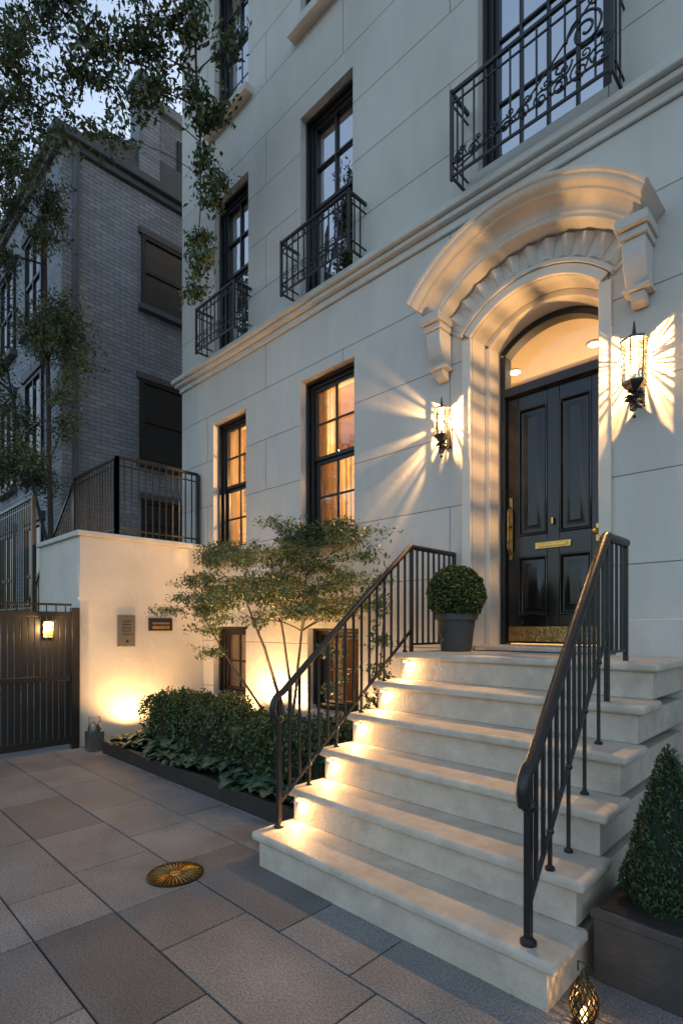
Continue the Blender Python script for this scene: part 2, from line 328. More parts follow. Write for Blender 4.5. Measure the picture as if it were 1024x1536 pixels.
def window(k,cols=2,rows=2,sash=True,glass=None,fw=.07,arch=False):
    xa,xb,za,zb=wins[k]; y=YF+.13; b=B(); e=.003
    b.box(xa+e,xa+fw,y,y+.1,za+e,zb-e); b.box(xb-fw,xb-e,y,y+.1,za+e,zb-e); b.box(xa+fw,xb-fw,y,y+.1,zb-fw,zb-e); b.box(xa+fw,xb-fw,y,y+.1,za+e,za+fw)
    b.box(xa+e,xa+.03,y-.05,y-.002,za+.05,zb-e); b.box(xb-.03,xb-e,y-.05,y-.002,za+.05,zb-e); b.box(xa+.03,xb-.03,y-.05,y-.002,zb-.03,zb-e)
    ia,ib,ja,jb=xa+fw,xb-fw,za+fw,zb-fw
    parts=[(ja,(ja+jb)/2,.045),((ja+jb)/2,jb,.02)] if sash else [(ja,jb,.03)]
    for (p,q,dy) in parts:
        sw=.042; yy=y+dy
        b.box(ia,ia+sw,yy,yy+.035,p,q); b.box(ib-sw,ib,yy,yy+.035,p,q); b.box(ia+sw,ib-sw,yy,yy+.035,p,p+sw); b.box(ia+sw,ib-sw,yy,yy+.035,q-sw,q)
        for c in range(1,cols):
            x=ia+(ib-ia)*c/cols; b.box(x-.012,x+.012,yy+.004,yy+.03,p+sw,q-sw)
        for r_ in range(1,rows):
            z=p+(q-p)*r_/rows; b.box(ia+sw,ib-sw,yy+.006,yy+.028,z-.012,z+.012)
    b.make('window_frame',M_frame,house,bevel=.004)
    b=B(); b.add([(ia,y+.055,ja),(ib,y+.055,ja),(ib,y+.055,jb),(ia,y+.055,jb)],[(0,1,2,3)]); b.make('window_glass',glass or M_glassU,house,recalc=False,smooth=False)
for k in ('W3','W4','W6','W7','W9','W11'): window(k)
for k in ('W1','W2','W10'): window(k,glass=M_glassG)
for k in ('B1','B2'): window(k,sash=False,glass=M_glassG)
window('W5',cols=4,rows=4,sash=False); window('W8',cols=4,rows=3,sash=False)
def room(x0,x1,y0,y1,z0,z1,m,name='room'):
    b=B(); v=[(x0,y0,z0),(x1,y0,z0),(x1,y1,z0),(x0,y1,z0),(x0,y0,z1),(x1,y0,z1),(x1,y1,z1),(x0,y1,z1)]
    b.add(v,[(0,1,2,3),(4,7,6,5),(1,5,6,2),(2,6,7,3),(3,7,4,0)]); b.make(name,m,house,recalc=False,smooth=False)
yb=YF+TH+.002
room(-6.88,-3.5,yb,7.5,.1,2.1,M_room,'basement_room'); room(-6.88,-3.5,yb,7.8,2.2,4.8,M_room,'parlour_room')
room(-3.4,-.95,yb,9,1.215,4.10,M_hall,'entrance_hall'); room(-.9,3.25,yb,7.5,1.215,4.8,M_dark,'side_room')
room(-6.88,3.25,yb,7.5,4.95,7.8,M_dark,'upper_room'); room(-6.88,3.25,yb,7.5,8.0,11,M_dark,'top_room')
def curtain(b,xa,xb,za,zb,y,amp=.025,wl=.07):
    n=max(8,int((xb-xa)/.012)); vs=[];fs=[]
    for i in range(n+1):
        x=xa+(xb-xa)*i/n; yy=y+amp*math.sin(2*math.pi*(x-xa)/wl)+.3*amp*math.sin(31*x)
        vs+=[(x,yy,za),(x,yy*.5+y*.5,zb)]
    for i in range(n): fs.append((2*i,2*i+2,2*i+3,2*i+1))
    b.add(vs,fs)
b=B()
for k in ('W1','W2','W10'):
    xa,xb,za,zb=wins[k]; w_=xb-xa; curtain(b,xa+.0,xa+.26*w_,za,zb,YF+.36); curtain(b,xb-.26*w_,xb,za,zb,YF+.36)
xa,xb,za,zb=wins['W2']; curtain(b,xa+.0,xb,za,za+.98,YF+.31,.022,.075); b.tube([(xa,YF+.31,za+.99),(xb,YF+.31,za+.99)],.008,6)
for k in ('B1','B2'):
    xa,xb,za,zb=wins[k]; w_=xb-xa; curtain(b,xa,xa+.35*w_,za,zb,YF+.36); curtain(b,xb-.3*w_,xb,za,zb,YF+.36)
b.make('curtains',M_curtain,house,recalc=False)
b=B()
for k in ('W3','W4','W6','W7','W9','W11','W8'):
    xa,xb,za,zb=wins[k]; w_=xb-xa; curtain(b,xa,xa+.34*w_,za,zb,YF+.30); curtain(b,xb-.34*w_,xb,za,zb,YF+.30); b.add([(xa,YF+.26,za+(zb-za)*.5),(xb,YF+.26,za+(zb-za)*.5),(xb,YF+.26,zb),(xa,YF+.26,zb)],[(0,1,2,3)])
xa,xb,za,zb=wins['W5']; curtain(b,xa,xa+.36,za,zb,YF+.30); curtain(b,xb-.36,xb,za,zb,YF+.30)
b.make('blinds',M_blind,house,recalc=False)
b=B(); b.lathe((-4.6,6.0,2.3),[(.14,0),(.03,.03),(.02,.6),(.02,.9)],16,0); b.lathe((-4.6,6.0,3.2),[(.19,0),(.12,.26)],24,1); b.box(-5.5,-3.6,7.3,7.69,3.06,3.4,0); b.box(-6.875,-6.84,4.8,5.5,3.2,4.1,0); b.box(-6.4,-5.2,7.72,7.78,3.1,4.3,0); b.box(-6.87,-3.51,7.70,7.79,2.21,3.05,0)
b.lathe((-5.3,4.75,2.21),[(.16,0),(.16,.02),(.03,.04),(.03,.5),(.3,.53),(.3,.56)],20,0)
for i in range(6):
    a=i*math.pi/3; px,py=-5.2+.22*math.cos(a),5.0+.22*math.sin(a); b.tube([(-5.2,5.0,3.75),(-5.2+.12*math.cos(a),5.0+.12*math.sin(a),3.63),(px,py,3.67)],.008,6,0); b.ball((px,py,3.72),.028,1)
b.tube([(-5.2,5.0,4.8),(-5.2,5.0,3.65)],.01,6,0)
b.make('parlour_lamps_furniture',[M_wood,M_flame],house)
light('parlour_light','POINT',(-5.2,5.0,3.45),210,WARM,house,.08); light('parlour_lamp_light','POINT',(-6.5,5.4,3.3),90,WARM,house,.1)
light('basement_light','POINT',(-5.2,5.4,1.6),60,WARM,house,.1)
light('hall_light','POINT',(-1.85,6.6,3.1),125,(1,.66,.34),house,.15)
b=B()
for (x,y) in ((-2.65,5.3),(-2.5,6.0),(-1.85,5.3),(-1.7,6.0)): b.lathe((x,y,4.085),[(.05,0),(.05,.01)],20,1); b.lathe((x,y,4.08),[(.07,.008),(.07,.018)],20,0)
b.box(-3.39,-.96,5.62,5.70,4.03,4.095,0)
b.make('hall_downlights',[M_hall,M_down],house)

# ------------------------------------------------------------ door, surround, hood
zs_=CZ+math.sqrt(RA**2-HW**2); aO=math.asin(HW/RA)
b=B()
b.box(CX-HW-.085,CX-HW,YF-.03,YF-.002,1.225,zs_-.02); b.box(CX+HW,CX+HW+.085,YF-.03,YF-.002,1.225,zs_-.02)
b.sector(CX,CZ,RA,RA+.07,aO+.03,YF-.033,YF-.002)
b.box(CX-HW+.002,CX-.46,YF+.2,YF+TH,1.225,zs_-.03); b.box(CX+.46,CX+HW-.002,YF+.2,YF+TH,1.225,zs_-.03); b.sector(CX,CZ,.655,RA-.001,aO-.01,YF+.2,YF+TH)
b.make('door_surround',M_reveal,house,bevel=.006)
# fan relief: tapered blades standing on a thin back panel
b=B(); b.sector(CX,CZ,RA+.075,1.0,R(50),YF-.012,YF-.002)
N=11; step=R(98)/N
for i in range(N):
    a0=-R(49)+step*(i+.10); a1=-R(49)+step*(i+.90); r0,r1=.83,.985
    P=[(r0,a0),(r0,a1),(r1,a1),(r1,a0)]; am=(a0+a1)/2
    f=[(CX+r_*math.sin(a_),YF-.016,CZ+r_*math.cos(a_)) for r_,a_ in P]
    k0=(CX+(r0+.01)*math.sin(am),YF-.030,CZ+(r0+.01)*math.cos(am)); k1=(CX+(r1-.01)*math.sin(am),YF-.062,CZ+(r1-.01)*math.cos(am))
    b.add(f+[k0,k1],[(0,1,4),(1,2,5,4),(2,3,5),(3,0,4,5)])
b.sector(CX,CZ,.785,.812,R(49.5),YF-.05,YF-.011)
b.make('fanned_tympanum',M_trim,house,smooth=False)
A=R(49.8); hp=[(1.0,-.002),(1.0,-.15),(1.012,-.17),(1.035,-.175)]
for i in range(9):
    t=i/8*math.pi/2; hp.append((1.04+.07*math.sin(t),-.185-.10*(1-math.cos(t))))
hp+=[(1.112,-.30),(1.125,-.305)]
for i in range(7):
    t=i/6*math.pi/2; hp.append((1.13+.045*(1-math.cos(t)),-.315-.055*math.sin(t)))
hp+=[(1.176,-.385),(1.20,-.395),(1.205,-.38),(1.21,-.002)]
b=B(); b.ringprof(CX,CZ,[(r_,YF+y_) for r_,y_ in hp],A,56)
for sgn in (-1,1):
    c=CX+sgn*.78; dz=.03
    b.box(c-.10,c+.10,YF-.25,YF-.002,3.965+dz,4.03+dz); b.box(c-.085,c+.085,YF-.21,YF-.002,3.915+dz,3.963+dz)
    b.prismx([(YF-.002,3.913+dz),(YF-.185,3.913+dz),(YF-.185,3.84+dz),(YF-.17,3.77+dz),(YF-.135,3.70+dz),(YF-.09,3.64+dz),(YF-.002,3.63+dz)],c-.07,c+.07)
    b.prismx([(YF-.08,3.618+dz),(YF-.11,3.60+dz),(YF-.09,3.55+dz),(YF-.04,3.53+dz),(YF-.002,3.53+dz),(YF-.002,3.605+dz)],c-.045,c+.045)
    b.box(c-.085,c+.085,YF-.14,YF-.004,3.607+dz,3.632+dz)
b.make('arched_door_hood',M_trim,house,bevel=.006)

door=B(); yd=YF+.42; fx0,fx1=CX-.46,CX+.46; lx0,lx1=CX-.412,CX+.412; dz0,dz1=1.275,3.42
door.box(fx0+.002,lx0,yd-.04,yd+.08,1.225,3.80); door.box(lx1,fx1-.002,yd-.04,yd+.08,1.225,3.80)
door.sector(CX,CZ,.60,.652,math.asin(.46/.655),yd-.04,yd+.08); door.box(lx0,lx1,yd-.05,yd+.08,3.425,3.50)
door.make('door_frame',M_frame,house,bevel=.006)
b=B(); arc=[(CX+.602*math.sin(t),CZ+.602*math.cos(t)) for t in np.linspace(-R(43),R(43),24)]; poly=[(lx0,3.5)]+arc+[(lx1,3.5)]
b.add([(x,yd+.02,z) for x,z in poly],[tuple(range(len(poly)))]); b.make('transom_glass',M_glassT,house,recalc=False,smooth=False)
b=B(); b.box(lx0+.004,lx1-.004,yd+.02,yd+.06,dz0,dz1)
st=.105; mid=CX
rails=[(dz0,dz0+.24),(2.02,2.20),(dz1-.12,dz1)]
for (x0,x1) in ((lx0+.004,lx0+st),(lx1-st,lx1-.004),(mid-.05,mid+.05)): b.box(x0,x1,yd,yd+.022,dz0,dz1)
for (z0,z1) in rails:
    for (x0,x1) in ((lx0+st,mid-.05),(mid+.05,lx1-st)): b.box(x0,x1,yd+.001,yd+.022,z0,z1)
for (x0,x1) in ((lx0+st,mid-.05),(mid+.05,lx1-st)):
    for (z0,z1) in ((dz0+.24,2.02),(2.20,dz1-.12)):
        def fr(i,y): return [(x0+i,y,z0+i),(x1-i,y,z0+i),(x1-i,y,z1-i),(x0+i,y,z1-i)]
        rings=[fr(0,yd-.006),fr(.012,yd-.010),fr(.028,yd+.016),fr(.045,yd+.016),fr(.085,yd+.001),fr(.09,yd+.001)]
        vs=sum(rings,[]); fs=[]
        for q in range(5):
            for j in range(4): fs.append((q*4+j,q*4+(j+1)%4,q*4+4+(j+1)%4,q*4+4+j))
        fs.append((20,21,22,23)); b.add(vs,fs)
b.make('door_leaf',M_door,house,bevel=.003)
b=B(); b.box(lx0+.015,lx1-.015,yd-.006,yd-.001,dz0+.015,dz0+.145); b.make('kick_plate',M_brassold,house,bevel=.002)
b=B(); b.box(mid-.15,mid+.15,yd-.014,yd-.001,2.075,2.13); b.box(mid-.12,mid+.12,yd-.02,yd-.012,2.088,2.117)
b.tube([(lx1-.05,yd-.07,2.16),(lx1-.05,yd-.0,2.16)],.012,10); b.ball((lx1-.05,yd-.075,2.16),.028); b.box(lx1-.07,lx1-.03,yd-.012,yd-.001,2.09,2.23)
b.lathe((mid,yd-.02,2.27),[(.014,0),(.014,.055)],12); b.make('letter_slot_knob',M_brass,house,bevel=.003)
b=B(); b.box(lx0+.025,lx0+.055,yd-.012,yd-.001,2.0,2.55); b.tube([(lx0+.04,yd-.01,2.05),(lx0+.04,yd-.06,2.1),(lx0+.04,yd-.06,2.42),(lx0+.04,yd-.01,2.47)],.010,8); b.ball((lx0+.04,yd-.03,2.30),.018)
b.make('door_pull',M_brassold,house,bevel=.003)
b=B(); b.box(CX-HW+.003,CX+HW-.003,YF-.0+.004,yd+.09,1.222,1.262); b.make('door_threshold',M_step,house,bevel=.01)

# ------------------------------------------------------------ balconies
def spiral(c,r0,turns,plane_y,sx=1,sz=1,n=26):
    pts=[]
    for i in range(n):
        t=i/(n-1); a=turns*2*math.pi*t; r_=r0*(1-.85*t); pts.append((c[0]+sx*r_*math.cos(a),plane_y,c[1]+sz*r_*math.sin(a)))
    return pts
def balcony(x0,x1,proj,z0,z1,n,fancy=False):
    b=B(); y=YF-proj
    for z,w_ in ((z0+.03,.018),(z1,.026),(z1-.09,.012),(z0+.13,.012)):
        b.bar((x0,y,z),(x1,y,z),w_); b.bar((x0,y,z),(x0,YF,z),w_); b.bar((x1,y,z),(x1,YF,z),w_)
    for x in (x0,x1):
        b.bar((x,y,z0),(x,y,z1+.02),.026)
        for t in (.33,.66): b.bar((x,y+proj*t,z0+.03),(x,y+proj*t,z1),.012)
    for i in range(1,n): 
        x=x0+(x1-x0)*i/n; b.bar((x,y,z0+.03),(x,y,z1),.012)
    q=int((x1-x0)/.14)
    if not fancy:
        for i in range(q):
            xc=x0+(x1-x0)*(i+.5)/q; sx=1 if i%2 else -1
            b.tube(spiral((xc,z0+.08),.04,1.4,y,sx,1,14),.005,5); b.tube(spiral((xc,z1-.045),.034,1.3,y,-sx,-1,14),.004,5)
            b.tube(spiral((xc,z0+.20),.05,1.5,y,-sx,1,14),.005,5)
    else:
        k=9
        for i in range(k):
            xc=x0+(x1-x0)*(i+.5)/k; rr=.05+.05*(i/k)**2; sx=1 if i%2 else -1
            b.tube(spiral((xc,z0+.10+rr*.6),rr,1.7,y-.012,sx,1,22),.007,5)
            b.tube(spiral((xc+.04,z0+.13+rr*1.4),rr*.55,1.4,y-.012,-sx,-1,16),.006,5)
        b.tube(spiral((x1-.16,z0+.40),.13,1.9,y-.012,-1,1,34),.009,6); b.tube(spiral((x1-.34,z0+.26),.09,1.7,y-.012,1,-1,28),.008,6); b.tube(spiral((x1-.10,z0+.57),.06,1.4,y-.012,1,1,18),.007,5)
        b.tube([(x0+.05,y-.012,z0+.06),(x0+(x1-x0)*.5,y-.012,z0+.17),(x1-.4,y-.012,z0+.33),(x1-.05,y-.012,z0+.62)],.007,5)
        b.tube(spiral((x0+.08,z0+.14),.06,1.5,y-.012,1,1,18),.007,5)
    b.make('balcony_railing',M_black,house)
balcony(-6.38,-5.5,.25,5.045,5.63,10); balcony(-4.60,-3.58,.25,5.045,5.63,11); balcony(-2.42,-1.2,.25,5.05,5.76,12,True)

def window_box(xa,xb,z,hh=.16,n=1500):
    E=empty('window_box',((xa+xb)/2,YF-.12,z)); b=B(); b.box(xa,xb,YF-.20,YF-.034,z-hh,z); b.box(xa-.01,xb+.01,YF-.21,YF-.035,z+.001,z+.02); b.make('box',M_pot,E,bevel=.006)
    C=np.random.uniform([xa-.06,YF-.30,z-.14],[xb+.06,YF-.04,z+.12],(n,3)); keep=(C[:,2]>z-.02+.04*np.sin(C[:,0]*14))|(C[:,1]<YF-.18+.03*np.sin(C[:,0]*23)); leafobj('foliage',C[keep],.04,L_box,E)
window_box(-6.34,-5.66,2.38,.12,1100); window_box(-4.62,-3.68,2.38,.13,2600)

# ------------------------------------------------------------ wall lanterns
def lantern(x,z,sc,pw,seed):
    rs=random.Random(seed)
    E=empty('wall_lantern',(x,YF,z)); y=YF-.13; b=B(); s=.060*sc; h=.23*sc; z0=z-h/2; z1=z+h/2; t=s*1.0
    b.lathe((x,y,z1),[(s*1.3,0),(s*1.3,.010),(s*1.0,.022*sc),(s*.3,.04*sc),(s*.2,.05*sc),(.004,.12*sc)],6)
    b.lathe((x,y,z0-.03*sc),[(s*.3,-.03*sc),(s*.9,0),(s*1.15,.018*sc),(s*1.15,.03*sc)],6)
    for i in range(6):
        a=math.pi*(i+.5)/3; b.bar((x+t*math.cos(a)*1.05,y+t*math.sin(a)*1.05,z0),(x+s*1.15*math.cos(a),y+s*1.15*math.sin(a),z1),.007)
    for i in range(6):
        a=math.pi*(i+.5)/3; c=math.pi*(i+1.5)/3; b.bar((x+t*1.1*math.cos(a),y+t*1.1*math.sin(a),z+.05*sc),(x+t*1.1*math.cos(c),y+t*1.1*math.sin(c),z+.05*sc),.005)
    b.lathe((x,y,z0),[(.014,0),(.014,h*.2)],10)
    b.box(x-.028,x+.028,YF-.014,YF-.003,z-h*.9,z+h*.1)
    b.tube([(x,YF-.01,z-h*.8),(x,YF-.05,z-h*.95),(x,y,z-h*.85),(x,y,z0-.03)],.009,6)
    for i in range(60):
        a=rs.uniform(0,2*math.pi); l=rs.uniform(.03,.07)*sc; zz=z0-rs.uniform(.02,.15)*sc
        p=Vector((x,y+.01,zz)); q=p+Vector((math.cos(a)*l,math.sin(a)*l*.8,rs.uniform(-.03,.02))); q.y=min(q.y,YF-.01); b.tube([p,(p+q)/2+Vector((0,0,.01)),q],[.003,.009*sc,.001],5)
    b.tube(spiral((x,z0-.15*sc),.03*sc,1.3,y,1,1),.006,6); b.ball((x,y,z0-.2*sc),.012)
    a=0; zc=z+.035
    while a<2*math.pi:  # pins added around the light to cast radial ray shadows on the wall
        rr=.052*sc; w_=rs.choice([.0009,.0012,.0016,.0022,.003,.004])
        b.tube([(x+rr*math.cos(a),y-.005,zc+rr*math.sin(a)),(x+rr*math.cos(a),YF-.03,zc+rr*math.sin(a))],w_,5)
        a+=rs.uniform(.08,.21)
    b.make('iron_frame_ray_pins',M_black,E)
    b=B(); b.lathe((x,y,z0+h*.2),[(.004,0),(.018,.012),(.021,.035),(.016,.062),(.004,.08)],14); b.make('candle_bulb',M_flame,E)
    b=B()
    for i in range(6):
        a=math.pi*(i+.5)/3; c=math.pi*(i+1.5)/3
        b.add([(x+t*math.cos(a),y+t*math.sin(a),z0),(x+t*math.cos(c),y+t*math.sin(c),z0),(x+s*1.1*math.cos(c),y+s*1.1*math.sin(c),z1),(x+s*1.1*math.cos(a),y+s*1.1*math.sin(a),z1)],[(0,1,2,3)])
    b.make('glass_panes',M_clear,E,recalc=False,smooth=False)
    light('lantern_light','POINT',(x,y,zc),pw,WARM,E,.003)
lantern(-2.60,3.16,.92,105,3); lantern(-1.10,3.16,1.14,120,5)

# ------------------------------------------------------------ steps
RS=.2035; TR=.27; Y1=1.90
st_=empty('stone_steps',(-1.7,2.9,0)); b=B(); b2=B()
for i in range(1,7):
    y=Y1+TR*(i-1); z=RS*i
    b.box(-2.62,-.80,y,(y+TR+.07) if i<6 else YF-.055,z-.052,z)
    b2.box(-2.58,-.84,y+.035,YF-.052,z-RS+(.001 if i>1 else -.02),z-.053)
b.make('treads',M_step,st_,bevel=.02,seg=5); b2.make('risers',M_step,st_,bevel=.003)
fx=B()
for i in range(1,6):
    yr=Y1+TR*i+.035; z=RS*i
    fx.box(-2.55,-2.51,yr-.012,yr-.001,z+.126,z+.138)
    light('step_light','SPOT',(-2.53,yr-.026,z+.122),8.5,WARM,st_,.02,target=(-2.40,yr-.10,z),spot=170,blend=.6)
fx.make('step_light_fixtures',M_led,st_,bevel=.003)
def railing(pth,levelend,name='stair_railing',hr=.021,n=15):
    (xa,ya,za),(xc,yc,zc)=pth; E=empty(name,(xa,ya,0)); b=B()
    def tread(y):
        k=int(math.floor((y-Y1)/TR))+1; return RS*max(0,min(6,k))
    P=[(xa,ya-.035,za-.12),(xa,ya-.05,za-.07),(xa,ya-.04,za-.02),(xa,ya-.01,za+.012)]
    P+=[(xa,ya+.03,za+.03),(xa+(xc-xa)*.5,(ya+yc)/2,(za+zc)/2+.02),(xc,yc-.03,zc-.012),(xc,yc,zc+.004),(xc,yc+.03,zc)]
    P+=[(xc,levelend,zc)]
    b.tube(P,hr,10)
    b.bar((xa,ya,tread(ya)),(xa,ya,za),.026); b.ball((xa,ya,za-.13),.030); b.lathe((xa,ya,tread(ya)),[(.032,0),(.032,.012),(.018,.025)],12)
    L0=(xa,ya,tread(ya)+.14); L1=(xc,yc,zc-(za-tread(ya))+.14)
    b.bar(L0,L1,.016)
    for i in range(1,n):
        t=i/n; y=ya+(yc-ya)*t; x=xa+(xc-xa)*t; zt=za+(zc-za)*t; zl=L0[2]+(L1[2]-L0[2])*t
        if i%3==0: zl=tread(y); b.lathe((x,y,zl),[(.02,0),(.02,.01),(.01,.02)],10); b.ball((x,y,L0[2]+(L1[2]-L0[2])*t),.017)
        b.bar((x,y,zl),(x,y,zt),.014)
    zl=RS*6+.06
    b.bar((xc,yc,tread(yc)),(xc,yc,zc),.024)
    b.bar((xc,yc,zl),(xc,levelend,zl),.016); b.bar((xc,levelend,RS*6),(xc,levelend,zc),.024)
    m=max(2,int((levelend-yc)/.075))
    for i in range(1,m): y=yc+(levelend-yc)*i/m; b.bar((xc,y,zl),(xc,y,zc),.014)
    b.make('iron_rail',M_black,E)
railing(((-2.55,2.06,.99),(-2.55,3.38,2.04)),3.985,n=16)
railing(((-.93,1.97,.86),(-1.0,3.05,1.90)),3.36,n=14,hr=.026)

# ------------------------------------------------------------ terrace block + wall things
ter=empty('terrace_wall',(-6.62,3,0)); b=B(); b.box(-8.1,-6.62,2.36,3.995,0,2.49); b.box(-8.1,-7.205,3.995,7,0,2.49); b.make('wall',M_stucco,ter)
b=B(); b.box(-8.12,-6.58,2.32,3.994,2.492,2.555); b.box(-8.12,-7.21,3.994,7,2.492,2.555); b.make('coping',M_trim,ter,bevel=.01)
b=B(); X=-6.68
def fence(b,p0,p1,z0a,z0b,h,n):
    for i in range(n+1):
        t=i/n; x=p0[0]+(p1[0]-p0[0])*t; y=p0[1]+(p1[1]-p0[1])*t; z=z0a+(z0b-z0a)*t
        b.bar((x,y,z),(x,y,z+h),.014 if 0<i<n else .045)
    for k,w_ in ((.08,.02),(h-.10,.016),(h,.036)): b.bar((p0[0],p0[1],z0a+k),(p1[0],p1[1],z0b+k),w_)
fence(b,(X,2.82),(X,3.95),2.557,2.557,.98,12); fence(b,(X,2.82),(-8.1,2.82),2.557,2.557,.98,16)
b.make('terrace_railing',M_black,None)
E=empty('terrace_stair',(-9,3,0)); b=B()
for i in range(12):
    b.box(-8.12-.25*(i+1),-8.12-.25*i,2.9,3.09,0,2.49-.19*(i+1))
b.make('treads',M_step,E,bevel=.01); b=B(); fence(b,(-8.15,2.82),(-10.9,2.82),2.5,.35,.98,26); fence(b,(-8.15,2.3),(-10.5,2.3),1.6,1.6,1.6,22); b.make('iron_rail',M_black,E)
E=empty('intercom_panel',(-6.62,2.9,1.35)); b=B(); b.box(-6.618,-6.60,2.80,3.02,1.17,1.56); b.make('plate',M_steel,E,bevel=.004)
b=B(); 
for z in (1.32,1.36,1.40,1.44,1.48): b.box(-6.599,-6.595,2.85,2.97,z,z+.008)
b.box(-6.599,-6.593,2.90,2.93,1.22,1.25)
b.make('buttons',M_black,E)
E=empty('mail_slot',(-6.6,3.35,1.45)); b=B(); b.box(-6.618,-6.59,3.20,3.52,1.365,1.53,0); b.box(-6.589,-6.582,3.24,3.48,1.45,1.475,1); b.box(-6.589,-6.584,3.24,3.48,1.39,1.43,2); b.make('plate',[M_black,M_steel,M_brassold],E,bevel=.003)

E=empty('entrance_gate',(-6.6,1.5,0)); b=B()
b.box(-6.66,-6.58,2.26,2.34,0,1.64); b.box(-6.66,-6.58,-.4,-.32,0,1.64); b.box(-6.65,-6.59,-.32,2.26,1.53,1.59); b.box(-6.65,-6.59,-.32,2.26,.06,.14); b.box(-6.65,-6.59,-.32,2.26,.80,.86)
y=-.30
while y<2.25: b.box(-6.635,-6.605,y,y+.055,.1,1.56); y+=.064
y=-.3
while y<2.3: b.bar((-6.62,y,1.56),(-6.62,y,1.68),.012); y+=.10
b.box(-6.65,-6.59,-.32,2.26,1.66,1.685)
b.make('slatted_gate',M_frame,E,bevel=.003)
E=empty('gate_lamp',(-6.5,2.0,1.42)); b=B(); b.box(-6.58,-6.46,1.95,2.05,1.47,1.49); b.box(-6.58,-6.56,1.95,2.05,1.3,1.47); b.make('housing',M_brassold,E); b=B(); b.box(-6.55,-6.48,1.97,2.03,1.425,1.465); b.make('bulb',M_flame,E,bevel=.01); light('gate_light','POINT',(-6.47,2.0,1.39),14,WARM,E,.02)
E=empty('ground_lantern',(-6.35,2.42,0)); b=B(); b.box(-6.42,-6.26,2.34,2.50,0,.22); b.lathe((-6.34,2.42,.22),[(.07,0),(.075,.02),(.06,.08),(.02,.11)],12); b.tube([(-6.34,2.36,.24),(-6.34,2.36,.38),(-6.34,2.48,.38),(-6.34,2.48,.24)],.006,6); b.make('body',M_steel,E,bevel=.01); 
E=empty('wall_uplight',(-6.4,2.85,0)); b=B(); b.lathe((-6.4,2.9,0),[(.05,0),(.05,.1),(.04,.11)],16,0); b.lathe((-6.4,2.9,.1095),[(.036,0),(.036,.004)],16,1); b.make('fixture',[M_black,M_led],E)
light('uplight','SPOT',(-6.34,2.9,.135),110,WARM,E,.02,target=(-6.46,3.05,1.2),spot=150,blend=.9)

# ------------------------------------------------------------ planting bed
E=empty('planting_bed',(-4.4,3.2,0)); b=B()
b.box(-6.12,-2.60,2.42,2.47,0,.14); b.box(-6.12,-6.07,2.47,3.99,0,.14); b.make('edging',M_corten,E,bevel=.004)
b=B(); b.box(-6.07,-2.59,2.47,3.995,0,.09); b.make('soil',M_soil,E)
E=empty('boxwood_hedge',(-4.6,3.1,0))
lumps=[(-5.85,3.15,.36,.33),(-5.45,3.1,.38,.35),(-5.0,3.12,.36,.33),(-4.6,3.05,.38,.32),(-4.15,3.05,.36,.29),(-3.75,3.0,.36,.31),(-3.35,2.98,.36,.33),(-2.98,3.0,.32,.34),(-5.3,3.5,.3,.32)]
C=[]
b=B()
for (x,y,r,h) in lumps:
    b.lathe((x,y,.08),[(r*.7,0),(r*.82,h*.4),(r*.75,h*1.2),(r*.4,h*1.5),(.02,h*1.58)],14)
    n=3600; d=np.random.normal(size=(n,3)); d/=np.linalg.norm(d,axis=1)[:,None]; d[:,2]=np.abs(d[:,2])*np.where(np.random.rand(n)<.7,1,-1)
    rr=np.random.uniform(.82,1.10,n)[:,None]; 
    q=np.sign(d)*np.abs(d)**.75
    P=q*rr*np.array([r*1.0,r*.95,h*.85]); P+=np.array([x,y,.08+h*.86]); bump=.045*np.sin(P[:,0]*17)*np.sin(P[:,1]*19+1); P[:,2]+=bump
    P=P[P[:,2]>.1]; C.append(P)
C=np.vstack(C); leafobj('foliage',C,.034,L_box,E,aspect=.6); b.make('core',M_core,E)
def rosettes(name,spots,m,parent=None):
    b=B()
    for (x,y,z,s,n) in spots:
        for i in range(n):
            a=2.4*i+random.uniform(-.3,.3); l=s*random.uniform(.7,1.2); w_=l*.30; dx,dy=math.cos(a),math.sin(a); up=random.uniform(.35,1.1)
            cols=[]
            for t,ww in ((0,.12),(.3,.75),(.6,1.0),(.85,.6),(1,.02)):
                r_=l*t; zz=z+l*up*(t-.75*t*t)*1.2
                cols.append(((x+dx*r_-dy*w_*ww,y+dy*r_+dx*w_*ww,zz+.03*ww*l*3),(x+dx*r_,y+dy*r_,zz),(x+dx*r_+dy*w_*ww,y+dy*r_-dx*w_*ww,zz+.03*ww*l*3)))
            vs=sum([list(c) for c in cols],[]); fs=[]
            for q in range(4):
                fs+= [(3*q,3*q+1,3*q+4,3*q+3),(3*q+1,3*q+2,3*q+5,3*q+4)]
            b.add(vs,fs)
    return b.make(name,m,parent,recalc=False)
sp=[]
for i in range(95):
    x=random.uniform(-6.0,-2.75); y=random.uniform(2.53,2.88); sp.append((x,y,.09+random.uniform(0,.06),random.uniform(.11,.21),random.randint(9,14)))
for i in range(14): sp.append((random.uniform(-5.95,-5.7),random.uniform(2.9,3.7),.09,random.uniform(.08,.15),10))
rosettes('hosta_ground_cover',sp,L_hosta)

